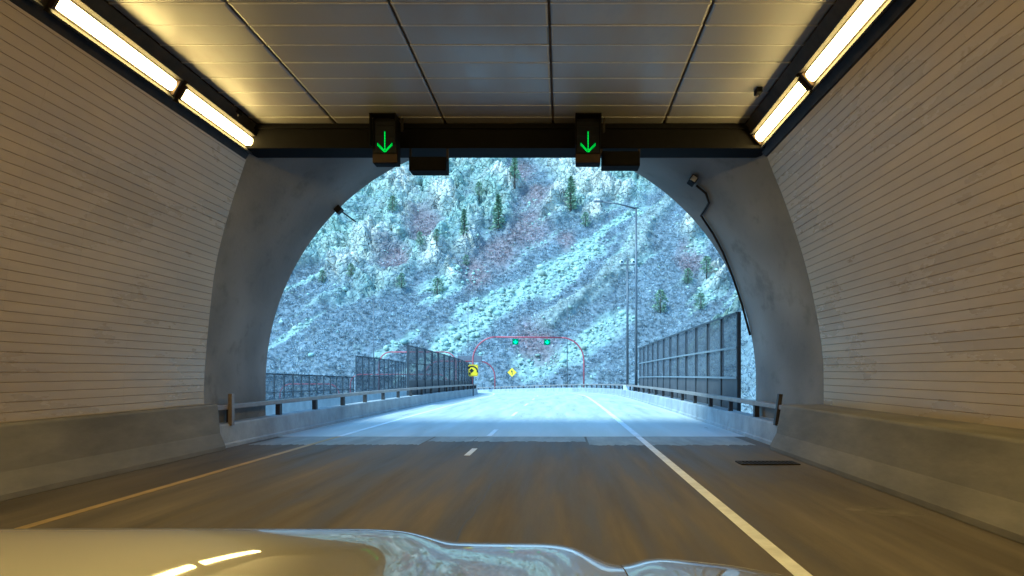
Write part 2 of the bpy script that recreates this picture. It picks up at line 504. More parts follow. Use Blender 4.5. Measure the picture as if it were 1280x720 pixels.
# --- ceiling --------------------------------------------------------------
ceil = empty('tunnel_ceiling', (-1.1, 0, CEIL_Z))
tag(ceil, 'flat grey panelled tunnel ceiling with four long dark seams', 'ceiling')
cx = -1.1
MB().box(-6.4 - cx, 4.1 - cx, Y_BACK, Y_END, 0.06, 0.2).build('backing', M_GROUT, ceil)
seams = [-6.06, -4.47, -2.30, -0.17, 2.02, 3.66]
PR = 0.6
for i in range(5):
    x0, x1 = seams[i] + 0.02, seams[i + 1] - 0.02
    wd = x1 - x0
    m = MB()
    m.add([(0.0, 0.004, 0.05), (wd, 0.004, 0.05), (wd, PR - 0.004, 0.05), (0, PR - 0.004, 0.05),
           (0.0, 0.004, 0.012), (wd, 0.004, 0.012), (wd, PR - 0.004, 0.012), (0, PR - 0.004, 0.012),
           (0.03, 0.03, 0), (wd - 0.03, 0.03, 0), (wd - 0.03, PR - 0.03, 0), (0.03, PR - 0.03, 0)],
          [(0, 1, 2, 3), (8, 9, 10, 11), (0, 1, 5, 4), (1, 2, 6, 5), (2, 3, 7, 6), (3, 0, 4, 7), (4, 5, 9, 8), (5, 6, 10, 9), (6, 7, 11, 10), (7, 4, 8, 11)])
    me = m.mesh('ceiling_panel'); me.materials.append(M_CEIL)
    sm = MB().box(0, wd, -0.013, 0.013, -0.004, 0.011).mesh('joint_strip'); sm.materials.append(M_STRIP)
    for r in range(13):
        y = Y_END - PR * (r + 1)
        inst('ceiling_panel', me, ceil, (x0 - cx, y, random.uniform(-0.003, 0.003)))
        inst('joint_strip', sm, ceil, (x0 - cx, y, 0))
    y1 = Y_END - PR * 13
    MB().box(x0 - cx, x1 - cx, Y_BACK, y1 - 0.01, 0, 0.05).build('ceiling_sheet', M_CEIL, ceil)

# --- dark cove and the long lamps -----------------------------------------
def cove(corner_wall, corner_ceil, label):
    (xa, za), (xb, zb) = corner_wall, corner_ceil
    s = 1 if xa > 0 else -1
    c = MB().rings([[(x, y, z) for x, z in ((xa, za), (xb, zb), (xb + s * 0.05, zb + 0.07), (xa + s * 0.12, zb + 0.07), (xa + s * 0.12, za))] for y in (Y_BACK, Y_END - 0.02)])
    o = c.build('lamp_cove', M_DARK)
    tag(o, label, 'cove')
    return o
LC = ((-6.36, 5.86), (-6.02, 6.46)); RCV = ((4.10, 5.92), (3.62, 6.46))
cove(*LC, 'dark steel cove carrying the lamps along the left ceiling corner')
cove(*RCV, 'dark steel cove carrying the lamps along the right ceiling corner')
def lamp_proto(corners, Ln):
    """lamp on the sloping face between two corner points"""
    (xa, za), (xb, zb) = corners
    a = Vector((xa, 0, za)); b = Vector((xb, 0, zb)); t = (b - a).normalized()
    c = a.lerp(b, 0.47)
    n = Vector((t.z, 0, -t.x))
    if n.z > 0: n = -n
    root = empty('tunnel_lamp', c)
    h = MB()
    h.rings([[tuple(t * u + n * w + Vector((0, y, 0))) for u, w in ((-0.19, -0.005), (-0.19, 0.10), (-0.165, 0.10), (-0.12, 0.02), (0.12, 0.02), (0.165, 0.075), (0.19, 0.075), (0.19, -0.005))] for y in (0, Ln)])
    h.build('housing', M_DARK, root)
    d = MB()
    prof = [(-0.09, 0.021)] + [(0.09 * math.sin(k), 0.03 + 0.055 * math.cos(k)) for k in np.linspace(-1.5, 1.5, 11)] + [(0.09, 0.021)]
    d.rings([[tuple(t * u * sc + n * (0.021 + (w - 0.021) * sc2) + Vector((0, y, 0))) for u, w in prof] for y, sc, sc2 in ((0.06, 0.82, 0.3), (0.1, 0.97, 0.9), (0.16, 1, 1), (Ln - 0.16, 1, 1), (Ln - 0.1, 0.97, 0.9), (Ln - 0.06, 0.82, 0.3))])
    d.build('diffuser', M_LAMP, root, smooth=True)
    e = MB()
    for y0, y1 in ((-0.002, 0.05), (Ln - 0.05, Ln + 0.002)):
        e2 = MB()
        e2.rings([[tuple(t * u + n * w + Vector((0, y, 0))) for u, w in ((-0.125, 0.021), (-0.125, 0.075), (0.125, 0.075), (0.125, 0.021))] for y in (y0, y1)])
        e2.build('end_cap', M_BROWN, root)
    return root
LLEN = 2.72
for corners, y_last, side in ((LC, 14.12, 'left'), (RCV, 13.85, 'right')):
    p = None
    for k in range(14):
        o = lamp_proto(corners, LLEN) if p is None else copy_tree(p)
        p = p or o
        y = y_last - LLEN - k * (LLEN + 0.13)
        if y < Y_BACK + 0.2:
            break
        o.location.y = y
        if k == 0: lab = f'glowing tube lamp on the {side} ceiling corner nearest the tunnel mouth'
        elif k == 1: lab = f'glowing tube lamp on the {side} ceiling corner, second from the tunnel mouth'
        elif k == 2: lab = f'glowing tube lamp on the {side} ceiling corner, third from the tunnel mouth'
        else: lab = f'glowing tube lamp on the {side} ceiling corner farther back inside the tunnel'
        tag(o, lab, 'lamp', f'tube lamps along the {side} ceiling corner')

# --- tunnel barriers ------------------------------------------------------
def barrier(profile, y0, y1, label):
    mb = MB()
    ys = np.arange(y0, y1 + 0.01, (y1 - y0) / 14)
    mb.rings([[(x, y, z) for x, z in profile] for y in ys])
    return tag(mb.build('tunnel_barrier', M_BARR, bevel=0.012), label, 'barrier')
barrier([(-6.82, 0.0), (-6.82, 0.08), (-6.93, 0.34), (-6.98, 0.90), (-7.01, 0.93), (-7.24, 0.93), (-7.5, 0.9), (-7.5, 0.0)], Y_BACK, 14.3, 'stained concrete barrier along the foot of the left tiled wall')
barrier([(4.22, 0.0), (4.22, 0.08), (4.36, 0.34), (4.46, 0.89), (4.49, 0.92), (5.33, 0.925), (5.55, 0.9), (5.55, 0.0)], Y_BACK, 14.3, 'stained concrete barrier with a broad ledge below the right tiled wall')

# --- portal ---------------------------------------------------------------
CXP, CZP, RP = -1.26, 1.30, 6.08
portal = empty('tunnel_portal', (CXP, Y_END, 0))
tag(portal, 'grey concrete arch framing the tunnel mouth', 'portal')
def arch_pt(th, r=RP):
    return (CXP + r * math.cos(th), CZP + r * math.sin(th))
NA = 96
OUTLINE = LEFT_WALL + [(-6.2, CEIL_Z), (3.9, CEIL_Z)] + RIGHT_WALL[::-1]
def r_tile(th):
    """distance from the arch centre to the tile and ceiling outline in direction th"""
    dx, dz = math.cos(th), math.sin(th); best = 0
    for (ax, az), (bx, bz) in zip(OUTLINE[:-1], OUTLINE[1:]):
        ex, ez = bx - ax, bz - az; den = dx * ez - dz * ex
        if abs(den) < 1e-9: continue
        t = ((ax - CXP) * ez - (az - CZP) * ex) / den; u = ((ax - CXP) * dz - (az - CZP) * dx) / den
        if t > 0 and -1e-6 <= u <= 1 + 1e-6: best = max(best, t)
    return best or RP
def r_portal(th, y):
    k = min(max((y - Y_END) / (Y_OUT - Y_END), 0), 1)
    r0 = sum(r_tile(min(max(th + d, 0.0), math.pi)) for d in (-0.06, -0.03, 0, 0.03, 0.06)) / 5 + 0.03
    k = 1 - (1 - k) ** 1.35
    return r0 + (RP - r0) * k
ins = [(CXP + RP, 0.0)] + [arch_pt(math.pi * i / NA) for i in range(NA + 1)] + [(CXP - RP, 0.0)]
outs = []
for x, z in ins:           # where a ray from the arch centre meets a big box behind tiles
    if z <= CZP:
        outs.append((5.9 if x > CXP else -8.2, z)); continue
    dx, dz = x - CXP, z - CZP
    k = min((7.1 / abs(dx)) if abs(dx) > 1e-6 else 1e9, (7.0 / dz) if dz > 1e-6 else 1e9)
    outs.append((CXP + dx * k, CZP + dz * k))
def pl(x, y, z): return (x - CXP, y - Y_END, z)
def portal_ring(y):
    a = [arch_pt(math.pi * i / NA, r_portal(math.pi * i / NA, y)) for i in range(NA + 1)]
    return [pl(a[0][0], y, 0.0)] + [pl(x, y, z) for x, z in a] + [pl(a[-1][0], y, 0.0)]
mb = MB()
mb.rings([portal_ring(yy) for yy in (Y_END + 0.02, 14.5, 14.9, 15.3, 15.8, 16.3, 16.8, 17.2, Y_OUT - 0.04)], closed=False, caps=False)
po = mb.build('arch', M_CONC, portal, smooth=True)
mb = MB()
mb.rings([portal_ring(Y_OUT - 0.04), [pl(CXP + (x - CXP) * 1.008, Y_OUT, z) for x, z in ins], [pl(x, Y_OUT, z) for x, z in outs]], closed=False, caps=False)
mb.build('arch_lip', M_CONC, portal)
mb = MB()
mb.rings([[pl(x, Y_END + 0.02, z) for x, z in outs], portal_ring(Y_END + 0.02)], closed=False, caps=False)
mb.build('inner_face', M_CONC, portal)
# outer face bigger wall
of = MB(); big = []
for x, z in outs: big.append((CXP + (x - CXP) * 2.2, CZP + (z - CZP) * (1.7 if z > CZP else 1)))
of.rings([[pl(x, Y_OUT - 0.02, z) for x, z in outs], [pl(x, Y_OUT - 0.02, z) for x, z in big]], closed=False, caps=False)
of.build('outer_face', M_CONC, portal)
# header beam across the end of the ceiling
hb = MB().box(-6.3 - CXP, 4.1 - CXP, 0.03 - 0.3, 0.35, EYE + 4.42, EYE + 5.3)
hb.build('header_beam', M_BLACK, portal, bevel=0.02)
MB().box(-6.2 - CXP, 4.0 - CXP, -0.33, -0.29, EYE + 4.80, EYE + 4.86).build('beam_flange', M_BLACK, portal)
MB().box(-6.2 - CXP, 4.0 - CXP, -0.36, -0.31, EYE + 4.40, EYE + 4.46).build('beam_flange', M_BLACK, portal)

def ray(px, py):
    return (px - VX) / F, (VY - py) / F
def barrel_hit(px, py):
    a, e = ray(px, py)
    lo, hi = 8.0, 30.0
    for _ in range(50):
        m_ = (lo + hi) / 2
        if math.hypot(a * m_ - CXP, e * m_ + EYE - CZP) < r_portal(math.atan2(e * m_ + EYE - CZP, a * m_ - CXP), m_): lo = m_
        else: hi = m_
    y = min(max(lo, Y_END + 0.1), Y_OUT - 0.1)
    x, z = a * lo, e * lo + EYE
    th = math.atan2(z - CZP, x - CXP)
    q = arch_pt(th, r_portal(th, y) - 0.045)
    return (q[0], y, q[1])
cpts = [barrel_hit(*p) for p in ((872, 230), (884, 240), (888, 252), (878, 268), (894, 292), (906, 315), (918, 345), (927, 380), (933, 420))]
cd = MB().tube(cpts, 0.028, 8).build('cable_conduit', M_DARK, smooth=True)
tag(cd, 'dark kinked cable conduit running down the right side of the concrete arch', 'conduit')
b0 = Vector(barrel_hit(868, 225))
jb = empty('wall_camera', b0)
tag(jb, 'small dark camera box high on the right of the concrete arch', 'camera')
MB().box(-0.10, 0.06, -0.22, 0.12, -0.09, 0.07, Matrix.Rotation(R(35), 4, 'Y')).build('housing', M_BLACK, jb, bevel=0.015)
MB().tube([(0.02, 0, 0.02), (0.16, 0, 0.12)], 0.03).build('bracket', M_DARK, jb)
MB().box(-0.08, 0.04, -0.235, -0.222, -0.07, 0.05, Matrix.Rotation(R(35), 4, 'Y')).build('lens', M_CAMW, jb)
b1 = Vector(barrel_hit(437, 272))
jb = empty('junction_box', b1)
tag(jb, 'small dark junction box at the upper left edge of the concrete arch', 'junction box')
MB().box(-0.08, 0.09, -0.1, 0.1, -0.08, 0.08, Matrix.Rotation(R(-40), 4, 'Y')).build('box', M_DARK, jb, bevel=0.01)
MB().tube([(-0.05, 0.1, 0.05), (-0.05, 1.6, 0.05)], 0.02).build('conduit_stub', M_DARK, jb)
for px, py, lab in ((948, 116, 'small dark sprinkler box on the ceiling by the right lamps'), (297, 141, 'small dark sprinkler box on the ceiling by the left lamps')):
    a, e = ray(px, py); y = 4.85 / e
    sb = empty('sprinkler_box', (a * y, y, EYE + 4.92))
    tag(sb, lab, 'sprinkler')
    MB().box(-0.05, 0.05, -0.1, 0.1, -0.09, 0.0).build('box', M_BLACK, sb, bevel=0.01)
    MB().tube([(0, 0, -0.085), (0, 0, -0.14)], 0.015).build('nozzle', M_CHROME, sb)

# --- lane signals and boxes on the header ---------------------------------
def lane_signal(x, label):
    s = empty('lane_signal', (x, 13.55, EYE + 4.02))
    tag(s, label, 'signal', 'lane signals above the tunnel mouth')
    hm = MB()
    hm.box(-0.24, 0.24, 0.0, 0.28, 0.0, 0.88)
    hm.build('housing', M_BLACK, s, bevel=0.02)
    MB().box(-0.235, 0.235, -0.012, 0.0, 0.01, 0.17).build('lower_door', M_BROWN, s)
    MB().box(-0.22, 0.22, -0.006, 0.0, 0.2, 0.85).build('face_glass', M_GLASSD, s)
    v = MB(); v.box(-0.25, -0.235, -0.2, 0.0, 0.3, 0.87).box(0.235, 0.25, -0.2, 0.0, 0.3, 0.87).box(-0.25, 0.25, -0.22, 0.0, 0.872, 0.888)
    v.build('visor', M_BLACK, s)
    MB().box(-0.2, 0.2, 0.06, 0.24, 0.88, 0.96).build('mount', M_BROWN, s)
    MB().box(0.29, 0.33, 0.05, 0.12, 0.62, 1.02).build('hanger', M_DARK, s)
    arrow = empty('x'); bpy.data.objects.remove(arrow)
    led = MB()
    for k in range(13):
        z = 0.21 + k * 0.031
        led.box(-0.010, 0.010, -0.014, -0.0065, z, z + 0.022)
    led.build('arrow_shaft', M_LED, s)
    for sg in (-1, 1):
        hd = MB()
        for k in range(6):
            u = 0.026 + k * 0.022; z = 0.215 + k * 0.022
            hd.box(sg * u - 0.0055, sg * u + 0.0055, -0.014, -0.0065, z, z + 0.06)
        hd.build('arrow_barb', M_LED, s)
    return s
lane_signal(-3.40, 'black lane signal box with green down arrow over the left lane')
lane_signal(0.51, 'black lane signal box with green down arrow over the right lane')
def detector(x0, x1, d0, d1, label):
    s = empty('detector_box', ((x0 + x1) / 2, 14.0, EYE + d0))
    tag(s, label, 'box', 'black boxes under the header beam')
    w = (x1 - x0) / 2; h = d1 - d0
    MB().box(-w, w, -0.28, 0.1, 0, h).build('housing', M_BLACK, s, bevel=0.015)
    MB().box(-w + 0.03, w - 0.03, -0.29, -0.281, 0.03, h - 0.03).build('front_plate', M_BLACK, s)
    for sx in (-1, 1):
        MB().box(sx * w - 0.02, sx * w + 0.02, -0.12, -0.06, h - 0.05, EYE + 4.45 - EYE - d0).build('bracket', M_DARK, s)
detector(-2.98, -2.25, 3.93, 4.2, 'long black box hanging beside the left green arrow')
detector(0.79, 1.53, 4.02, 4.31, 'long black box hanging beside the right green arrow')

# ------------------------------------------------------------------ bridge parapets and rails
def parapet(lat, sgn, label, s_rail0, s1):
    """lat = toe line, sgn = outward direction; concrete foot, posts, rail"""
    r = empty('bridge_parapet', (lat, 14.4, 0))
    inv = Matrix.Translation((-lat, -14.4, 0))
    tag(r, label, 'parapet')
    def place(o):
        o.parent = r; o.matrix_parent_inverse = inv
    step = 9.0; s = 14.4
    while s < s1:
        e = min(s + step - 0.015, s1)
        o = sweep(MB(), [(lat, 0.0), (lat, 0.07), (lat + sgn * 0.03, 0.10), (lat + sgn * 0.05, 0.47), (lat + sgn * 0.08, 0.5), (lat + sgn * 0.42, 0.5), (lat + sgn * 0.45, 0.47), (lat + sgn * 0.45, -0.5), (lat, -0.5)], s, e).build('concrete_segment', M_PARA)
        place(o)
        s += step
    pm = MB().box(-0.055, 0.055, -0.075, 0.075, 0.0, 0.34).mesh('rail_post')
    pm.materials.append(M_POST)
    s = s_rail0
    while s < s1:
        x, y, z = at(s, lat + sgn * 0.2, 0.5)
        o = bpy.data.objects.new('rail_post', pm); COL.objects.link(o)
        o.location = (x, y, z); o.rotation_euler = (0, 0, path(s)[2])
        place(o)
        s += 2.6
    prof = [(lat + sgn * 0.09, 0.785), (lat + sgn * 0.075, 0.80), (lat + sgn * 0.075, 0.875), (lat + sgn * 0.09, 0.89), (lat + sgn * 0.23, 0.89), (lat + sgn * 0.23, 0.785)]
    place(sweep(MB(), prof, 13.2, s1).build('rail', M_RAIL))
    # end plate bolted to the tunnel barrier
    lean = Matrix.Translation((lat + sgn * 0.04, 14.9, 0.50)) @ Matrix.Rotation(R(8 * sgn if sgn > 0 else 0), 4, 'Y') 
    o = MB().box(-0.04, 0.04, -0.06, 0.06, -0.05, 0.62, lean).build('end_bracket', M_POST if sgn > 0 else M_RAIL); place(o)
    return r
parapet(-6.95, -1, 'low concrete parapet with steel rail along the left of the bridge', 15.2, 168)
parapet(4.5, 1, 'low concrete parapet with steel rail sweeping round the right of the bridge', 14.4, 168)

# ------------------------------------------------------------------ fences
def fence(stations, lat, base, heights, rails, kinds, label, post=0.05, name='screen_fence', groupless=True, postmat=None):
    """stations: distances of the posts; heights(s): top; rails: fractions; kinds: material per row of panels"""
    p0 = at(stations[0], lat, base)
    r = empty(name, p0)
    inv = Matrix.Translation((-p0[0], -p0[1], -p0[2]))
    tag(r, label, 'fence')
    def place(o):
        o.parent = r; o.matrix_parent_inverse = inv
    for i, s in enumerate(stations):
        h = heights(s)
        x, y, z = at(s, lat, base); a = path(s)[2]
        Mx = Matrix.Translation((x, y, z)) @ Matrix.Rotation(a, 4, 'Z')
        place(MB().box(-post, post, -post, post, 0, h + 0.03, Mx).build('post', postmat or M_FPOST))
        if i == len(stations) - 1: break
        s2 = stations[i + 1]; h2 = heights(s2)
        lv = [0.0] + list(rails)
        for k in range(len(lv)):
            f0 = lv[k]; f1 = lv[k + 1] if k + 1 < len(lv) else 1.0
            d = 0.012
            q = []
            for ss, hh in ((s + 0.06, h), (s2 - 0.06, h2)):
                q.append([at(ss, lat - d, base + hh * f0 + 0.02), at(ss, lat + d, base + hh * f0 + 0.02), at(ss, lat + d, base + hh * f1 - 0.02), at(ss, lat - d, base + hh * f1 - 0.02)])
            nm, mt = kinds[k]
            place(MB().rings(q).build(nm, mt))
    for f in list(rails) + [0.035, 1.0]:
        rg = []
        for s in stations:
            h = heights(s) * f
            rg.append([at(s, lat - 0.075, base + h - 0.03), at(s, lat - 0.045, base + h - 0.03), at(s, lat - 0.045, base + h + 0.03), at(s, lat - 0.075, base + h + 0.03)])
        place(MB().rings(rg).build('rail', M_FRAIL if f < 1 else (postmat or M_FPOST)))
    return r
fence([20.4 + i * 2.13 for i in range(13)], 5.13, 0.35, lambda s: 2.95, (0.36, 0.66), (('solid_panel', M_SOLID), ('mesh_panel', M_MESH), ('mesh_panel', M_MESH)),
      'tall grey screen fence behind the right bridge rail', 0.055)
fence([34.6 + i * 2.13 for i in range(18)], -7.55, 0.3, lambda s: 2.65 - max(0, s - 38) * 0.013, (0.36, 0.68), (('solid_panel', M_SOLID), ('mesh_panel', M_MESH), ('mesh_panel', M_MESH)),
      'tall grey screen fence behind the left bridge rail', 0.055)

# the other carriageway on the left, its own parapet and fences
OL = -13.0
deck2 = sweep(MB(), [(-24, -1.0), (OL - 0.4, -1.0), (OL - 0.4, -0.55), (-24, -0.55)], 19, 150, 3).build('second_bridge_deck', M_DECK)
tag(deck2, 'pale deck of the second bridge beyond the left fence', 'road', kind='structure')
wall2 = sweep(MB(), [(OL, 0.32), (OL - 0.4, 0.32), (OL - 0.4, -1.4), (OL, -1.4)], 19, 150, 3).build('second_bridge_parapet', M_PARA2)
tag(wall2, 'pale concrete side wall of the second bridge seen under the left rail', 'parapet')
fence([24.5 + i * 1.12 for i in range(19)], OL - 0.2, 0.32, lambda s: 1.25 - max(0, s - 30) * 0.012, (0.3,), (('mesh_panel', M_MESH2), ('mesh_panel', M_MESH2)),
      'low open mesh fence on the second bridge at the far left', 0.03)
fence([45.2 + i * 1.5 for i in range(13)], OL - 0.2, 0.32, lambda s: 2.45, (0.48,), (('mesh_panel', M_MESH), ('mesh_panel', M_MESH2)),
      'taller blue grey mesh fence stepping up behind the low mesh fence', 0.035)

# ------------------------------------------------------------------ gantries, signs and poles
def px_at(px, py, y):
    a, e = ray(px, py)
    return (a * y, y, EYE + e * y)
def arch_gantry(pL, pR, z0L, z0R, ztop, rc, label, r=0.14):
    """red tube portal: two legs bent over into a beam with corner radius rc"""
    pL = Vector(pL); pR = Vector(pR)
    d = (pR - pL); d.z = 0; W = d.length; d.normalize()
    g = empty('red_gantry', (pL.x, pL.y, z0L))
    tag(g, label, 'gantry', 'red arched gantries')
    o = Vector((pL.x, pL.y, z0L))
    def P(u, z): return Vector((pL.x, pL.y, 0)) + d * u + Vector((0, 0, z)) - o
    def legpts(u0, sg, zb):
        pts = [P(u0, zb), P(u0, ztop - rc)]
        for k in np.linspace(0, math.pi / 2, 10)[1:]:
            pts.append(P(u0 + sg * rc * (1 - math.cos(k)), ztop - rc + rc * math.sin(k)))
        return pts
    MB().tube(legpts(0, 1, z0L), r, 10).build('leg', M_RED, g, smooth=True)
    MB().tube(legpts(W, -1, z0R), r, 10).build('leg', M_RED, g, smooth=True)
    MB().tube([P(rc - 0.02, ztop), P(W - rc + 0.02, ztop)], r * 1.02, 10).build('beam', M_RED, g, smooth=True)
    for u, zb in ((0, z0L), (W, z0R)):
        q = P(u, zb)
        MB().box(q.x - 0.25, q.x + 0.25, q.y - 0.25, q.y + 0.25, q.z - 0.02, q.z + 0.12).build('base_plate', M_PARA, g)
    return g
SG = 76.5
gl, gr = at(SG, -7.25, 0.4), at(SG, 4.85, 0.4)
ztop = EYE + (VY - 421) / F * gl[1]
arch_gantry(gl, gr, gl[2], gr[2], ztop, 2.5, 'red arched gantry spanning the bridge with two green arrows', 0.085)
gd = (Vector(gr) - Vector(gl)); gd.z = 0; gW = gd.length; gd.normalize()
for px, lab in ((644, 'green arrow signal hanging from the red gantry over the left lane'), (683.5, 'green arrow signal hanging from the red gantry over the right lane')):
    # where this lane lies along the beam
    a, _ = ray(px, 0)
    t = (a * gl[1] - gl[0]) / (gd.x - a * gd.y)
    c = Vector((gl[0], gl[1], 0)) + gd * t
    s = empty('gantry_signal', (c.x, c.y - 0.02, ztop - 0.72), math.atan2(gd.y, gd.x))
    tag(s, lab, 'signal', 'green arrow signals on the red gantry')
    MB().box(-0.33, 0.33, -0.3, -0.17, -0.1, 0.5).build('housing', M_SIGG, s)
    ar = MB().add([(-0.06, -0.32, 0.42), (0.06, -0.32, 0.42), (0.06, -0.32, 0.2), (0.2, -0.32, 0.3), (0.2, -0.32, 0.16), (0, -0.32, -0.04), (-0.2, -0.32, 0.16), (-0.2, -0.32, 0.3), (-0.06, -0.32, 0.2)], [(0, 1, 2, 8), (2, 3, 4, 5), (8, 2, 5), (8, 5, 6, 7)])
    ar.build('arrow', M_LEDG, s)
    MB().box(-0.05, 0.05, -0.2, -0.1, 0.5, 0.75).build('bracket', M_RED, s)
SG2 = 119
gl, gr = at(SG2, -7.25, 0.4), at(SG2, 4.85, 0.4)
zt2 = EYE + (VY - 452) / F * gr[1]
arch_gantry(gl, gr, gl[2], gr[2], zt2, 2.6, 'farther red gantry arching down to the road behind the yellow arrow sign', 0.11)
# message board on that gantry
q = px_at(588, 449, gr[1] - 1.0)
b = empty('message_board', (q[0], q[1] - 0.6, q[2]))
tag(b, 'dark message board on the farther red gantry above the left fence', 'sign')
MB().box(-2.0, 2.0, -0.3, 0.2, -0.45, 0.55).build('cabinet', M_SIGNBACK, b, bevel=0.03)
MB().box(-0.1, 0.1, 0.2, 1.2, -0.1, 0.1).build('bracket', M_RED, b)

VALLEY = -9.0
for pa, pb, y, lab in (((474, 440), (570, 440), 108.0, 'red gantry of the lower road rising above the left mesh fence'),
                       ((438, 468), (560, 468), 128.0, 'low red gantry seen through the taller left mesh fence'),
                       ((350, 480), (424, 480), 118.0, 'low red gantry seen through the low mesh fence at far left')):
    A = px_at(*pa, y); B = px_at(*pb, y)
    arch_gantry((A[0], y, 0), (B[0], y, 0), VALLEY + 1.0, VALLEY + 1.0, A[2], 1.8, lab, 0.09)

def sign_post(x, y, z0, z1, label, shape, w, h):
    s = empty('warning_sign', (x, y, z0))
    tag(s, label, 'sign')
    H = z1 - z0
    MB().tube([(0, 0.05, 0), (0, 0.05, H + h * 0.4)], 0.045, 8).build('post', M_POLE, s)
    pn = MB()
    if shape == 'rect':
        c = 0.08; o = [(-w + c, -h), (w - c, -h), (w, -h + c), (w, h - c), (w - c, h), (-w + c, h), (-w, h - c), (-w, -h + c)]
    else:
        o = [(0, -h), (w, 0), (0, h), (-w, 0)]
    pn.rings([[(a, yy, H + b_) for a, b_ in o] for yy in (-0.012, 0.012)])
    pn.build('panel', M_SIGNY, s)
    bd = MB(); k = 0.93; k2 = 0.89
    nn = len(o)
    bd.add([(a * k, -0.016, H + b_ * k) for a, b_ in o] + [(a * k2, -0.016, H + b_ * k2) for a, b_ in o], [(i, (i + 1) % nn, nn + (i + 1) % nn, nn + i) for i in range(nn)])
    bd.build('border', M_SIGNB, s)
    sy = MB()
    if shape == 'rect':
        # tipping lorry and the curved arrow
        sy.add([(-0.30, -0.018, H - 0.02), (-0.12, -0.018, H + 0.16), (0.06, -0.018, H - 0.02), (-0.12, -0.018, H - 0.2)], [(0, 1, 2, 3)])
        sy.add([(-0.34, -0.018, H - 0.18), (-0.18, -0.018, H - 0.12), (-0.2, -0.018, H - 0.34), (-0.3, -0.018, H - 0.34)], [(0, 1, 2, 3)])
        ang = np.linspace(-0.15, 2.3, 14); cxs, czs = -0.08, H - 0.1
        pts = [(cxs + 0.46 * math.cos(t), -0.018, czs + 0.46 * math.sin(t)) for t in ang] + [(cxs + 0.35 * math.cos(t), -0.018, czs + 0.35 * math.sin(t)) for t in ang]
        sy.add(pts, [(i, i + 1, 15 + i, 14 + i) for i in range(13)])
        sy.add([(-0.5, -0.018, H + 0.2), (-0.22, -0.018, H + 0.36), (-0.28, -0.018, H + 0.1)], [(0, 1, 2)])
    else:
        sy.add([(-0.06, -0.018, H - 0.42), (0.06, -0.018, H - 0.42), (0.09, -0.018, H - 0.1), (-0.03, -0.018, H - 0.1)], [(0, 1, 2, 3)])
        sy.add([(-0.03, -0.018, H - 0.1), (0.13, -0.018, H - 0.1), (0.03, -0.018, H + 0.12), (-0.12, -0.018, H + 0.12)], [(0, 1, 2, 3)])
        sy.add([(-0.2, -0.018, H + 0.12), (0.16, -0.018, H + 0.12), (-0.02, -0.018, H + 0.42)], [(0, 1, 2)])
    sy.build('symbol', M_SIGNB, s)
    return s
y = 54.0; q = px_at(591.5, 463, y)
sign_post(q[0], y, at(54, -6.8, 0.0)[2], q[2], 'yellow rectangular sign with a tipping lorry and curved arrow beside the left fence', 'rect', 0.37, 0.45)
y = 112.0; q = px_at(640, 465.5, y)
sign_post(q[0], y, at(116, 4.9, 0.3)[2], q[2], 'yellow diamond sign with a bent arrow beyond the far parapet', 'diamond', 0.74, 0.74)

def lamp_post(x, y, z0, ztop, arm, label, r=0.09):
    p = empty('lamp_post', (x, y, z0))
    tag(p, label, 'lamp post')
    H = ztop - z0
    MB().tube([(0, 0, 0), (0, 0, H * 0.5), (0, 0, H)], [r, r * 0.8, r * 0.6], 10).build('pole', M_POLE, p, smooth=True)
    MB().tube([(0, 0, H - 0.05), (arm * 0.5, 0, H + 0.35 * abs(arm) / 3), (arm, 0, H + 0.55 * abs(arm) / 3)], [r * 0.6, r * 0.45, r * 0.4], 8).build('arm', M_POLE, p, smooth=True)
    e = arm / abs(arm); zt = H + 0.55 * abs(arm) / 3
    hd = MB()
    hd.rings([[(arm + e * u, v * w, zt + z) for v, z in ((-0.15, -0.03), (0.15, -0.03), (0.12, 0.08), (-0.12, 0.08))] for u, w in ((-0.1, 0.6), (0.1, 1), (0.5, 1), (0.62, 0.5))])
    hd.build('lamp_head', M_POLE, p)
    MB().box(-r * 2, r * 2, -r * 2, r * 2, -0.02, 0.05).build('base_plate', M_PARA, p)
    return p
y = 53.0; q = px_at(793.5, 260, y)
lamp_post(q[0] + 0.1, y, -1.2, q[2], -2.6, 'tall grey lamp post with a long arm behind the right fence', 0.12)
for px, py, pb, y, arm, lab in ((709, 374, 420, 135.0, -1.3, 'small distant lamp post on the slope right of centre'),
                                (585, 367, 430, 140.0, -0.6, 'thin distant pole on the slope above the red gantry'),
                                (467, 374, 465, 105.0, -0.5, 'thin pole rising behind the left mesh fences')):
    q = px_at(px, py, y)
    lamp_post(q[0], y, VALLEY + 0.8, q[2], arm, lab, 0.10)
# camera mast on the right parapet
y = 50.5; q = px_at(784.5, 324, y)
cm = empty('camera_mast', (4.72, y, at(50.5, 4.7, 0.5)[2]))
tag(cm, 'dark mast with two white cameras standing on the right parapet', 'mast')
H = q[2] - cm.location.z
MB().tube([(0, 0, 0), (0, 0, H)], [0.1, 0.07], 10).build('pole', M_POLE, cm, smooth=True)
MB().box(-0.28, 0.28, -0.2, 0.2, -0.02, 0.34).build('base_box', M_CAMW, cm, bevel=0.02)
MB().box(-0.5, 0.5, -0.04, 0.04, H - 0.45, H - 0.38).build('cross_arm', M_POLE, cm)
for sx in (-1, 1):
    c = MB().rings([[(sx * 0.42 + r_ * math.cos(t), yy, H - 0.22 + r_ * math.sin(t)) for t in np.linspace(0, 2 * math.pi, 11)[:-1]] for yy, r_ in ((-0.25, 0.1), (-0.2, 0.15), (0.15, 0.15), (0.25, 0.08))])
    c.build('camera_housing', M_CAMW, cm, smooth=True)
    MB().box(sx * 0.42 - 0.08, sx * 0.42 + 0.08, -0.28, -0.252, H - 0.30, H - 0.14).build('camera_lens', M_GLASSD, cm)

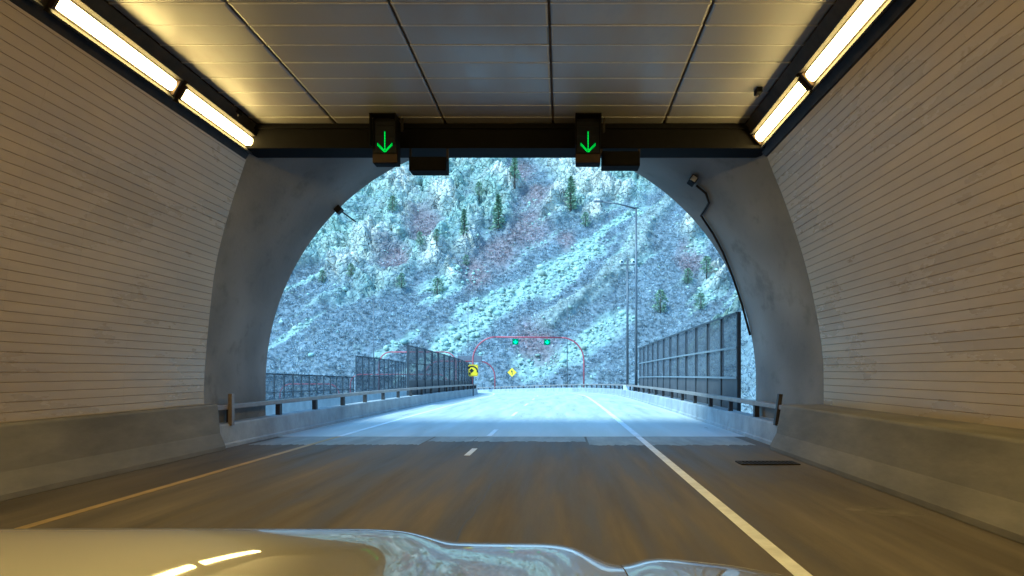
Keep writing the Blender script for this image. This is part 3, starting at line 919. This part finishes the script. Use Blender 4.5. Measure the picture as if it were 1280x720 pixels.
# ------------------------------------------------------------------ the mountain
TAB = rng.random((16, 256, 256))
def vnoise(x, y, k):
    t = TAB[k % 16]
    xi = np.floor(x).astype(int); yi = np.floor(y).astype(int)
    fx = x - xi; fy = y - yi
    fx = fx * fx * (3 - 2 * fx); fy = fy * fy * (3 - 2 * fy)
    a = t[xi & 255, yi & 255]; b = t[(xi + 1) & 255, yi & 255]; c = t[xi & 255, (yi + 1) & 255]; d = t[(xi + 1) & 255, (yi + 1) & 255]
    return (a * (1 - fx) + b * fx) * (1 - fy) + (c * (1 - fx) + d * fx) * fy
def fbm(x, y, s, oct=4, k=0, g=0.5):
    out = 0; amp = 1; tot = 0
    for i in range(oct):
        out = out + amp * vnoise(x / s + 17.3 * i, y / s - 9.1 * i, k + i); tot += amp; amp *= g; s *= 0.49
    return out / tot
def ridged(x, y, s, oct=3, k=0):
    out = 0; amp = 1; tot = 0
    for i in range(oct):
        out = out + amp * (1 - np.abs(2 * vnoise(x / s + 5.7 * i, y / s + 3.3 * i, k + i) - 1)); tot += amp; amp *= 0.55; s *= 0.48
    return out / tot
def blocks(x, y, s, k):
    """angular blocks: nearest feature point of a jittered grid gives each block its own height and tilt"""
    xi = np.floor(x / s).astype(int); yi = np.floor(y / s).astype(int)
    best = np.full(np.shape(x), 1e9); hv = np.zeros(np.shape(x)); sec = np.full(np.shape(x), 1e9)
    for i in (-1, 0, 1):
        for j in (-1, 0, 1):
            cx_, cy_ = (xi + i) & 255, (yi + j) & 255
            px_ = (xi + i + TAB[k % 16][cx_, cy_]) * s; py_ = (yi + j + TAB[(k + 1) % 16][cx_, cy_]) * s
            d = (x - px_) ** 2 + (y - py_) ** 2
            tilt = (x - px_) * (TAB[(k + 3) % 16][cx_, cy_] - 0.5) * 0.9 + (y - py_) * (TAB[(k + 4) % 16][cx_, cy_] - 0.7) * 0.9
            h = TAB[(k + 2) % 16][cx_, cy_] * s * 0.75 + tilt
            m = d < best
            sec = np.where(m, best, np.minimum(sec, d))
            hv = np.where(m, h, hv); best = np.where(m, d, best)
    edge = np.sqrt(sec) - np.sqrt(best)
    return hv, edge / s
YF, SL = 170.0, 0.78
def plane_pt(px, py):
    """ground point of the mean slope seen at a photograph pixel"""
    a, e = ray(px, py)
    y = (YF * SL - VALLEY + EYE) / (SL - e)
    return np.array([a * y, y])
def band(x, y, pts, w):
    """0..1 nearness to a polyline given in photograph pixels and laid on the slope; w in metres"""
    P = [plane_pt(*p) for p in pts]; best = np.full(np.shape(x), 1e9)
    for a, b in zip(P[:-1], P[1:]):
        d = b - a; L2 = d @ d
        t = np.clip(((x - a[0]) * d[0] + (y - a[1]) * d[1]) / L2, 0, 1)
        best = np.minimum(best, np.hypot(x - a[0] - t * d[0], y - a[1] - t * d[1]))
    return np.clip(1.6 - best / w, 0, 1)
def spot(x, y, px, py, w, asp=1.0):
    c = plane_pt(px, py)
    return np.clip(1.5 - np.hypot((x - c[0]), (y - c[1]) * asp) / w, 0, 1)
TALUS = [([(550, 445), (610, 402), (672, 350), (735, 308)], 3.6), ([(655, 470), (712, 445), (782, 402)], 4.0), ([(578, 392), (602, 378)], 1.2), ([(470, 452), (505, 435)], 1.6), ([(690, 350), (742, 300), (800, 262)], 1.5)]
RIDGE = [([(690, 400), (735, 365), (790, 310), (832, 255), (850, 240)], 2.8)]
BRUSH = [([(330, 480), (420, 455), (500, 425), (570, 375), (630, 325)], 17.0), ([(630, 330), (672, 270), (650, 205)], 7.0), ([(500, 480), (600, 440), (700, 380), (790, 300), (850, 262)], 16.0), ([(620, 480), (700, 460), (790, 425), (880, 385), (980, 360)], 20.0),
         ([(640, 350), (720, 285), (775, 258)], 8.0), ([(360, 365), (395, 345)], 8.0), ([(780, 360), (830, 300), (870, 290), (960, 320)], 13.0), ([(340, 420), (380, 400)], 7.0)]
REDS = [(655, 285, 7), (630, 310, 6), (650, 215, 5), (488, 318, 5), (526, 275, 6), (668, 250, 5), (855, 322, 4), (600, 340, 5), (700, 300, 4), (670, 430, 5)]
CLIFFS = [(470, 300, 5), (430, 330, 5), (545, 320, 5), (590, 305, 4), (510, 240, 5), (640, 240, 4), (770, 235, 5), (683, 255, 6), (728, 222, 8), (702, 208, 7), (745, 265, 4), (862, 292, 4), (560, 248, 5), (568, 345, 4), (893, 352, 4), (620, 225, 4), (745, 235, 6)]
_a, _b = plane_pt(560, 435), plane_pt(742, 300)
_dx, _dy = (_b - _a) / np.linalg.norm(_b - _a)     # direction of the gullies on the slope
def fields(x, y):
    wx = x + 9 * (fbm(x, y, 18, 4, 2) - 0.5); wy = y + 14 * (fbm(x, y, 18, 4, 5) - 0.5)
    up = np.clip(np.maximum((y - YF) / 12.0, (x - 17) / 8.0), 0, 1)
    z0 = np.zeros(np.shape(x)); tal = z0; br = z0; rd = z0; cl = z0; ri = z0
    for p, w in TALUS: tal = np.maximum(tal, band(wx, wy, p, w))
    for p, w in BRUSH: br = np.maximum(br, band(wx, wy, p, w))
    for p, w in RIDGE: ri = np.maximum(ri, band(wx, wy, p, w))
    for a, b, w in REDS: rd = np.maximum(rd, spot(wx, wy, a, b, w, 0.6))
    for a, b, w in CLIFFS: cl = np.maximum(cl, spot(wx, wy, a, b, w, 0.8))
    u, v = x * _dx + y * _dy, -x * _dy + y * _dx
    streak = fbm(u / 6.0, v, 4.0, 4, 6)            # long streaks down the gullies
    n = fbm(x, y, 9, 4, 7)
    tal = np.clip(tal + (streak - 0.5) * 1.3 * (tal > 0.02), 0, 1)
    tal = np.maximum(tal, np.clip((streak - 0.63) * 7, 0, 0.8) * br)
    ri = np.clip(ri + (streak - 0.5) * 1.5 * (ri > 0.02), 0, 1)
    br = np.clip(br * 1.25 + (n - 0.48) * 1.5, 0, 1) * (1 - tal) * (1 - cl * 0.95) * (1 - 0.7 * ri)
    br = np.clip(np.maximum(br, 0.85 * rd), 0, 1)
    br = np.where(y < YF, np.maximum(br, 0.75), br)
    rock = np.clip(1 - br * 1.1 - tal * 0.9 - ri * 0.5, 0, 1)
    return up, tal, br, rd, cl, ri, rock
NRM = np.array([0.0, -0.615, 0.788])            # mean normal of the slope
def surface(x, y):
    """points of the canyon side: a smooth slope pushed out along its normal by crags, scree and brush mounds"""
    x = np.asarray(x, float); y = np.asarray(y, float)
    up, tal, br, rd, cl, ri, rock = fields(x, y)
    side = np.clip(0.85 * (x - 16), 0, 70)
    base = VALLEY + np.maximum(np.where(y > YF, (y - YF) * SL, 0), side)
    base = base + up * 8 * (fbm(x, y, 60, 3, 1) - 0.5)
    v = y * 0.8                                    # blocks are laid out on the slope itself
    b0, e0 = blocks(x + 4 * fbm(x, y, 9, 2, 9), y + 4 * fbm(x, y, 8, 2, 11), 10.0, 1)
    b1, e1 = blocks(x + 2 * fbm(x, y, 6, 2, 9), y, 4.4, 3)
    b2, e2 = blocks(x, y + fbm(x, y, 3, 2, 4), 1.9, 6)
    crag = 0.45 * b0 + 0.95 * b1 + 1.1 * b2 + 2.2 * (ridged(x, y, 8, 3, 8) - 0.5) - 0.55 * np.exp(-e2 * 8) - 1.1 * np.exp(-e1 * 9) - 1.5 * np.exp(-e0 * 14)
    d = -1.2 * tal + 1.8 * ri + 2.8 * cl * (0.3 + fbm(x, y, 5, 2, 3))
    d = d + rock * crag + (tal + 0.5 * ri) * 0.5 * b2 + br * (0.9 * (fbm(x, y, 2.2, 3, 12) - 0.5) + 2.0 * (fbm(x, y, 9, 2, 14) - 0.5))
    d = d * up
    flat = (1 - up) * 0.5 * (fbm(x, y, 5, 3, 12) - 0.5)
    return np.stack([x, y + d * NRM[1], base + d * NRM[2] + flat], -1)
gx = np.concatenate([np.linspace(-620, -150, 40, endpoint=False), np.arange(-150, 105, 0.55), np.linspace(105, 560, 40)])
gy = np.concatenate([np.linspace(-40, 50, 12, endpoint=False), np.arange(50, 164, 1.4), np.arange(164, 330, 0.5), np.linspace(330, 900, 50)])
X, Y = np.meshgrid(gx, gy)
SURF = surface(X, Y)
up, tal, br, rd, cl, ri, rock = fields(X, Y)
ROCKC = np.array([0.285, 0.335, 0.275]); CLIFFC = np.array([0.56, 0.50, 0.41]); BRUSHC = np.array([0.165, 0.175, 0.185]); REDC = np.array([0.215, 0.15, 0.145]); GRASSC = np.array([0.31, 0.30, 0.25]); TALC = np.array([0.315, 0.36, 0.30])
def ground_colour(X, Y, tal, br, rd, cl, ri, rock):
    c = np.ones(X.shape + (3,)) * ROCKC
    c *= (0.72 + 0.56 * fbm(X, Y, 7, 4, 10))[..., None]
    warm = np.clip((fbm(X, Y, 11, 3, 13) - 0.55) * 5, 0, 1)[..., None]
    c = c * (1 - 0.35 * warm) + 0.35 * warm * CLIFFC
    def mix(c, col, w): w = np.clip(w, 0, 1)[..., None]; return c * (1 - w) + w * col
    c = mix(c, TALC, tal)
    c = mix(c, GRASSC, ri * 0.8)
    c = mix(c, CLIFFC, cl)
    c = mix(c, BRUSHC, br * 1.1)
    c = mix(c, REDC, rd * 0.75)
    c = c * (0.85 + 0.3 * TAB[3][(X * 1.7).astype(int) & 255, (Y * 1.7).astype(int) & 255])[..., None]
    return c
CC = ground_colour(X, Y, tal, br, rd, cl, ri, rock)
ny, nx = X.shape
idx = np.arange(nx * ny).reshape(ny, nx)
faces = np.stack([idx[:-1, :-1], idx[:-1, 1:], idx[1:, 1:], idx[1:, :-1]], -1).reshape(-1, 4)
M_GROUND = attr_mat('rocky_slope', 0.92, 0.6, 0.36, 0.85, True)
terrain = npmesh('mountain_slope', SURF.reshape(-1, 3), faces, M_GROUND, np.concatenate([CC, np.clip(rock + cl, 0, 1)[..., None]], -1).reshape(-1, 4))
tag(terrain, 'steep rocky canyon side filling the view beyond the tunnel', 'mountain', kind='structure')

# --- loose rocks (scree) ---------------------------------------------------
def rand_points(n, x0=-135, x1=95, y0=172, y1=320):
    return rng.uniform(x0, x1, n), rng.uniform(y0, y1, n)
ico = bmesh.new(); bmesh.ops.create_icosphere(ico, subdivisions=1, radius=1)
IV = np.array([v.co[:] for v in ico.verts]); IF = np.array([[v.index for v in f.verts] for f in ico.faces]); ico.free()
x, y = rand_points(60000)
up_, tal_, br_, rd_, cl_, ri_, rock_ = fields(x, y)
keep = rng.random(len(x)) < (0.75 * tal_ ** 1.5 + 0.10 * rock_ + 0.25 * ri_ * 0.4 + 0.012)
x, y, tal_, rock_ = x[keep], y[keep], tal_[keep], rock_[keep]
x, y, z = surface(x, y).T
n = len(x)
size = rng.lognormal(-1.0, 0.5, n) * (0.7 + 0.4 * tal_)
size = np.clip(size, 0.2, 1.7)
jit = rng.uniform(0.72, 1.2, (n, len(IV), 1))
sc3 = rng.uniform(0.65, 1.25, (n, 1, 3)) * size[:, None, None] * np.array([1, 1, 0.75])
rv = IV[None] * jit * sc3
ang = rng.uniform(0, 6.28, n); ca, sa = np.cos(ang)[:, None], np.sin(ang)[:, None]
rv = np.stack([rv[..., 0] * ca - rv[..., 1] * sa, rv[..., 0] * sa + rv[..., 1] * ca, rv[..., 2]], -1)
rv += np.stack([x, y, z + 0.15 * size], -1)[:, None, :]
rf = (IF[None] + (np.arange(n) * len(IV))[:, None, None]).reshape(-1, 3)
rc_ = (TALC * rng.uniform(0.75, 1.35, (n, 1)) + rng.uniform(-0.03, 0.04, (n, 1)) * np.array([1, 0.4, -0.4]))
rcol = np.repeat(rc_, len(IV), 0)
M_ROCK = attr_mat('scree_rock', 0.9, 2.5, 0.2)
scree = npmesh('scree', rv.reshape(-1, 3), rf, M_ROCK, rcol)
tag(scree, 'pale loose rocks spilling in diagonal streaks down the slope', 'rocks', kind='stuff')

# --- leafless brush --------------------------------------------------------
x, y = rand_points(170000, -140, 100, 165, 320)
x2, y2 = rand_points(9000, 15, 75, 60, 170)
x, y = np.concatenate([x, x2]), np.concatenate([y, y2])
up_, tal_, br_, rd_, cl_, ri_, rock_ = fields(x, y)
keep = rng.random(len(x)) < np.clip(0.5 * br_ ** 1.2 + 0.25 * ri_ + 0.075, 0, 1) * (1 - 0.7 * tal_)
x, y, br_, rd_, ri_ = x[keep], y[keep], br_[keep], rd_[keep], ri_[keep]
PTS = surface(x, y); n = len(x)
tone_n = fbm(x, y, 8, 3, 9)
x, y, z = PTS.T
K = 11
size = rng.uniform(0.35, 0.95, n) * (0.7 + 0.3 * br_)
dirv = rng.normal(size=(n, K, 3)); dirv[..., 2] = np.abs(dirv[..., 2]) + 0.35
dirv /= np.linalg.norm(dirv, axis=-1, keepdims=True)
ln = size[:, None, None] * rng.uniform(0.6, 1.15, (n, K, 1))
side = np.cross(dirv, rng.normal(size=(n, K, 3))); side /= np.linalg.norm(side, axis=-1, keepdims=True)
c0 = np.stack([x, y, z - 0.1], -1)[:, None, :] + dirv * ln * 0.12
tip = c0 + dirv * ln
wd = size[:, None, None] * rng.uniform(0.07, 0.17, (n, K, 1))
tri = np.stack([c0 - side * wd * 0.5, tip + side * wd, tip - side * wd * 0.9], 2)
bf = np.arange(n * K * 3).reshape(-1, 3)
tone = rng.uniform(0.8, 1.45, (n, 1)) * (0.65 + 0.7 * tone_n)[:, None]
bc = BRUSHC * 1.25 * tone
rw = np.clip(rd_ * rng.uniform(0.2, 1.1, n), 0, 1)[:, None]; bc = bc * (1 - rw) + rw * REDC * 1.2 * tone
gw = np.clip(ri_ * rng.uniform(0.3, 1.1, n) + (rng.random(n) < 0.06) * 0.7, 0, 1)[:, None]; bc = bc * (1 - gw) + gw * GRASSC * tone
pw = (rng.random(n) < 0.22)[:, None]; bc = np.where(pw, bc * 1.5, bc)
bcol = np.repeat(bc, K * 3, 0) * rng.uniform(0.8, 1.2, (n * K * 3, 1))
M_BRUSH = attr_mat('leafless_brush', 0.95, 1.5, 0.15)
brush = npmesh('brush', tri.reshape(-1, 3), bf, M_BRUSH, bcol)
tag(brush, 'grey purple leafless brush covering the gullies of the slope', 'brush', kind='stuff')

# --- conifers --------------------------------------------------------------
M_CON = attr_mat('conifer_needles', 0.9, 2.0, 0.25)
def conifer(name, bushy):
    root = empty('conifer', (0, 0, 0))
    trunk = MB().tube([(0, 0, -0.3), (0.02, 0, 0.5), (0, 0.02, 0.97)], [0.035, 0.025, 0.006], 7).build('trunk', M_BARK, root, smooth=True)
    N = 420; t = rng.random(N) ** 0.75
    zc = 0.08 + 0.92 * t
    rad = (0.34 if bushy else 0.22) * ((1 - t) ** 0.75 if not bushy else np.sqrt(np.clip(1 - (2 * t - 0.85) ** 2 / 1.4, 0.02, 1))) + 0.012
    th = rng.random(N) * 6.28
    lobes = 0.72 + 0.3 * np.sin(th * 3 + zc * 14) + 0.2 * rng.normal(size=N) * 0.5
    rr = rad * lobes * np.sqrt(rng.uniform(0.15, 1, N))
    c = np.stack([rr * np.cos(th), rr * np.sin(th), zc - rr * 0.25], -1)
    out = np.stack([np.cos(th), np.sin(th), rng.uniform(-0.5, 0.5, N)], -1)
    sd = np.cross(out, rng.normal(size=(N, 3))); sd /= np.linalg.norm(sd, axis=-1, keepdims=True)
    L = rng.uniform(0.035, 0.075, (N, 1)); W = rng.uniform(0.018, 0.034, (N, 1))
    tri = np.stack([c - out * L, c + sd * W, c + out * L, c - sd * W], 1)
    fc = np.arange(N * 4).reshape(-1, 4)
    shade = rng.uniform(0.65, 1.4, (N, 1))
    cols = np.repeat(np.array([0.20, 0.25, 0.16]) * shade, 4, 0)
    o = npmesh('crown', tri.reshape(-1, 3), fc, M_CON, cols)
    o.parent = root
    return root
SV = SURF.reshape(-1, 3); SV = SV[SV[:, 1] > 100]
SPX = VX + F * SV[:, 0] / SV[:, 1]; SPY = VY - F * (SV[:, 2] - EYE) / SV[:, 1]
def march(px, py):
    """the nearest surface point that shows at a photograph pixel"""
    k = np.where((np.abs(SPX - px) < 2.5) & (np.abs(SPY - py) < 2.5))[0]
    return SV[k[np.argmin(SV[k, 1])]]
TREES = [(580, 293, 34, 0, 'dark conifer on the pale rocks left of the red gully'), (621, 287, 46, 0, 'tallest conifer beside the red gully below the ceiling beam'),
         (547, 366, 22, 1, 'round dark conifer at the lower edge of the left rock field'), (502, 358, 20, 1, 'round conifer on the lower left rock field beside a smaller rock'),
         (713, 262, 44, 0, 'slim conifer against the pale cliff under the right signal box'), (642, 224, 34, 0, 'conifer at the top of the view just under the ceiling beam'),
         (827, 390, 30, 1, 'broad green bush tree on the slope above the right screen fence'), (877, 385, 22, 1, 'small green bush tree nearest the right edge of the arch'),
         (600, 243, 18, 1, 'low conifer among pale rocks between the signal boxes'), (733, 282, 20, 1, 'low conifer on the cliff foot right of the slim conifer'),
         (884, 343, 22, 1, 'conifer on the right slope below the arch conduit'), (861, 352, 20, 1, 'squat conifer beside the right rock outcrop'),
         (584, 330, 15, 1, 'tiny conifer in the middle of the left rock field'), (437, 345, 18, 1, 'small conifer near the left curve of the arch'),
         (493, 262, 20, 1, 'conifer at upper left close to the arch edge'), (527, 305, 18, 1, 'conifer just above the reddish patch on the left rocks'),
         (402, 352, 17, 1, 'leftmost small conifer beside the left arch edge'), (548, 300, 16, 1, 'conifer between the reddish patch and the dark conifer')]
protos = [conifer('a', False), conifer('b', True)]
used = [False, False]
for i, (px, py, hp, k, lab) in enumerate(TREES):
    xx, yy, zz = march(px, py)
    if not used[k]:
        o = protos[k]; used[k] = True
    else:
        o = copy_tree(protos[k])
    H = hp / F * yy
    o.location = (xx, yy, zz - 0.25)
    o.scale = (H * random.uniform(0.9, 1.25), H, H)
    o.rotation_euler = (0, 0, random.uniform(0, 6.28))
    tag(o, lab, 'tree', 'conifers on the canyon side')

# ------------------------------------------------------------------ the car
CXC, HW = -0.62, 1.06
CREST = 1.15
car = empty('car', (CXC, 0.6, 0))
tag(car, 'silver car whose shiny bonnet fills the bottom edge', 'car')
Z0 = EYE - (660 - VY) / F * CREST          # bonnet height at its visible crest
def hood_cross(l):
    l = abs(l)
    pts = [(0, 0), (0.30, 0.001), (0.36, 0.004), (0.40, 0.014), (0.43, 0.0225), (0.50, 0.0235), (0.60, 0.0245), (0.64, 0.030), (0.69, 0.055), (0.713, 0.064), (0.735, 0.060), (0.765, 0.050), (0.80, 0.0495), (0.90, 0.061), (1.0, 0.080), (1.04, 0.11), (1.06, 0.16)]
    a = [p[0] for p in pts]; b_ = [p[1] for p in pts]
    return float(np.interp(l, a, b_))
def smooth_cross(l):
    return sum(hood_cross(l + d) * w for d, w in ((-0.02, 0.15), (-0.01, 0.2), (0, 0.3), (0.01, 0.2), (0.02, 0.15)))
def hood_long(y, l=0.0):
    """height of the bonnet above its crest height: slope steepens towards the nose"""
    d = y - CREST
    if d < 0:
        w = min(max((abs(l) - 0.34) / 0.12, 0), 1); w = w * w * (3 - 2 * w)
        A = 0.13 * (1 - w) - 0.05 * w
        d2 = max(d, -0.55)
        return A * d2 - (A + 0.2216) * 0.12 * (math.exp(d2 / 0.12) - 1) - 0.05 * (d - d2)
    return -0.2216 * d - 0.5 * d * d
ys = np.concatenate([np.linspace(0.12, 1.4, 44), np.linspace(1.42, 1.72, 14)])
ls = np.concatenate([np.linspace(-0.7155, 0.7155, 110)])
mb = MB()
mb.rings([[(l, yy - 0.6, Z0 + hood_long(yy, l) - smooth_cross(l)) for l in ls] for yy in ys], closed=False, caps=False)
mb.build('bonnet', M_PAINT, car, smooth=True)
for sg in (-1, 1):
    fl = np.linspace(0.7175, 1.06, 34)
    mb = MB()
    mb.rings([[(sg * l, yy - 0.6, Z0 + hood_long(yy, l) - smooth_cross(l)) for l in fl] + [(sg * 1.075, yy - 0.6, Z0 + hood_long(yy) - 0.35), (sg * 1.07, yy - 0.6, 0.95)] for yy in ys], closed=False, caps=False)
    mb.build('wing', M_PAINT, car, smooth=True)
    # headlight, wheel
    MB().box(sg * 0.86 - 0.17, sg * 0.86 + 0.17, 1.06, 1.135, 0.78, 0.97).build('headlight', M_LENS, car, bevel=0.03)
    wx = sg * 0.90
    wh = empty('wheel', (wx, 0.35, 0.38)); wh.parent = car
    MB().rings([[(u, r_ * math.cos(t), r_ * math.sin(t)) for t in np.linspace(0, 2 * math.pi, 33)[:-1]] for u, r_ in ((-0.12, 0.24), (-0.12, 0.35), (-0.09, 0.38), (0.09, 0.38), (0.12, 0.35), (0.12, 0.24))]).build('tyre', M_RUBBER, wh, smooth=False)
    MB().rings([[(u, r_ * math.cos(t), r_ * math.sin(t)) for t in np.linspace(0, 2 * math.pi, 25)[:-1]] for u, r_ in ((-0.125, 0.23), (-0.06, 0.2), (0.06, 0.2), (0.125, 0.23))]).build('rim', M_CHROME, wh)
zf = Z0 + hood_long(1.72)
MB().box(-1.04, 1.04, 1.02, 1.10, 0.45, zf - 0.17).build('grille_panel', M_TRIM, car, bevel=0.03)
for i in range(5):
    z = 0.72 + i * 0.055
    MB().box(-0.62, 0.62, 1.105, 1.125, z, z + 0.02).build('grille_bar', M_CHROME, car)
MB().box(-1.06, 1.06, 1.08, 1.24, 0.40, 0.62).build('bumper', M_PAINT, car, bevel=0.05)
MB().box(-0.98, 0.98, -0.56, -0.49, Z0 - 0.12, Z0 + 0.07).build('cowl', M_TRIM, car, bevel=0.01)
MB().box(-0.70, 0.70, -0.4, 1.0, 0.55, 0.9).build('engine_bay', M_TRIM, car)
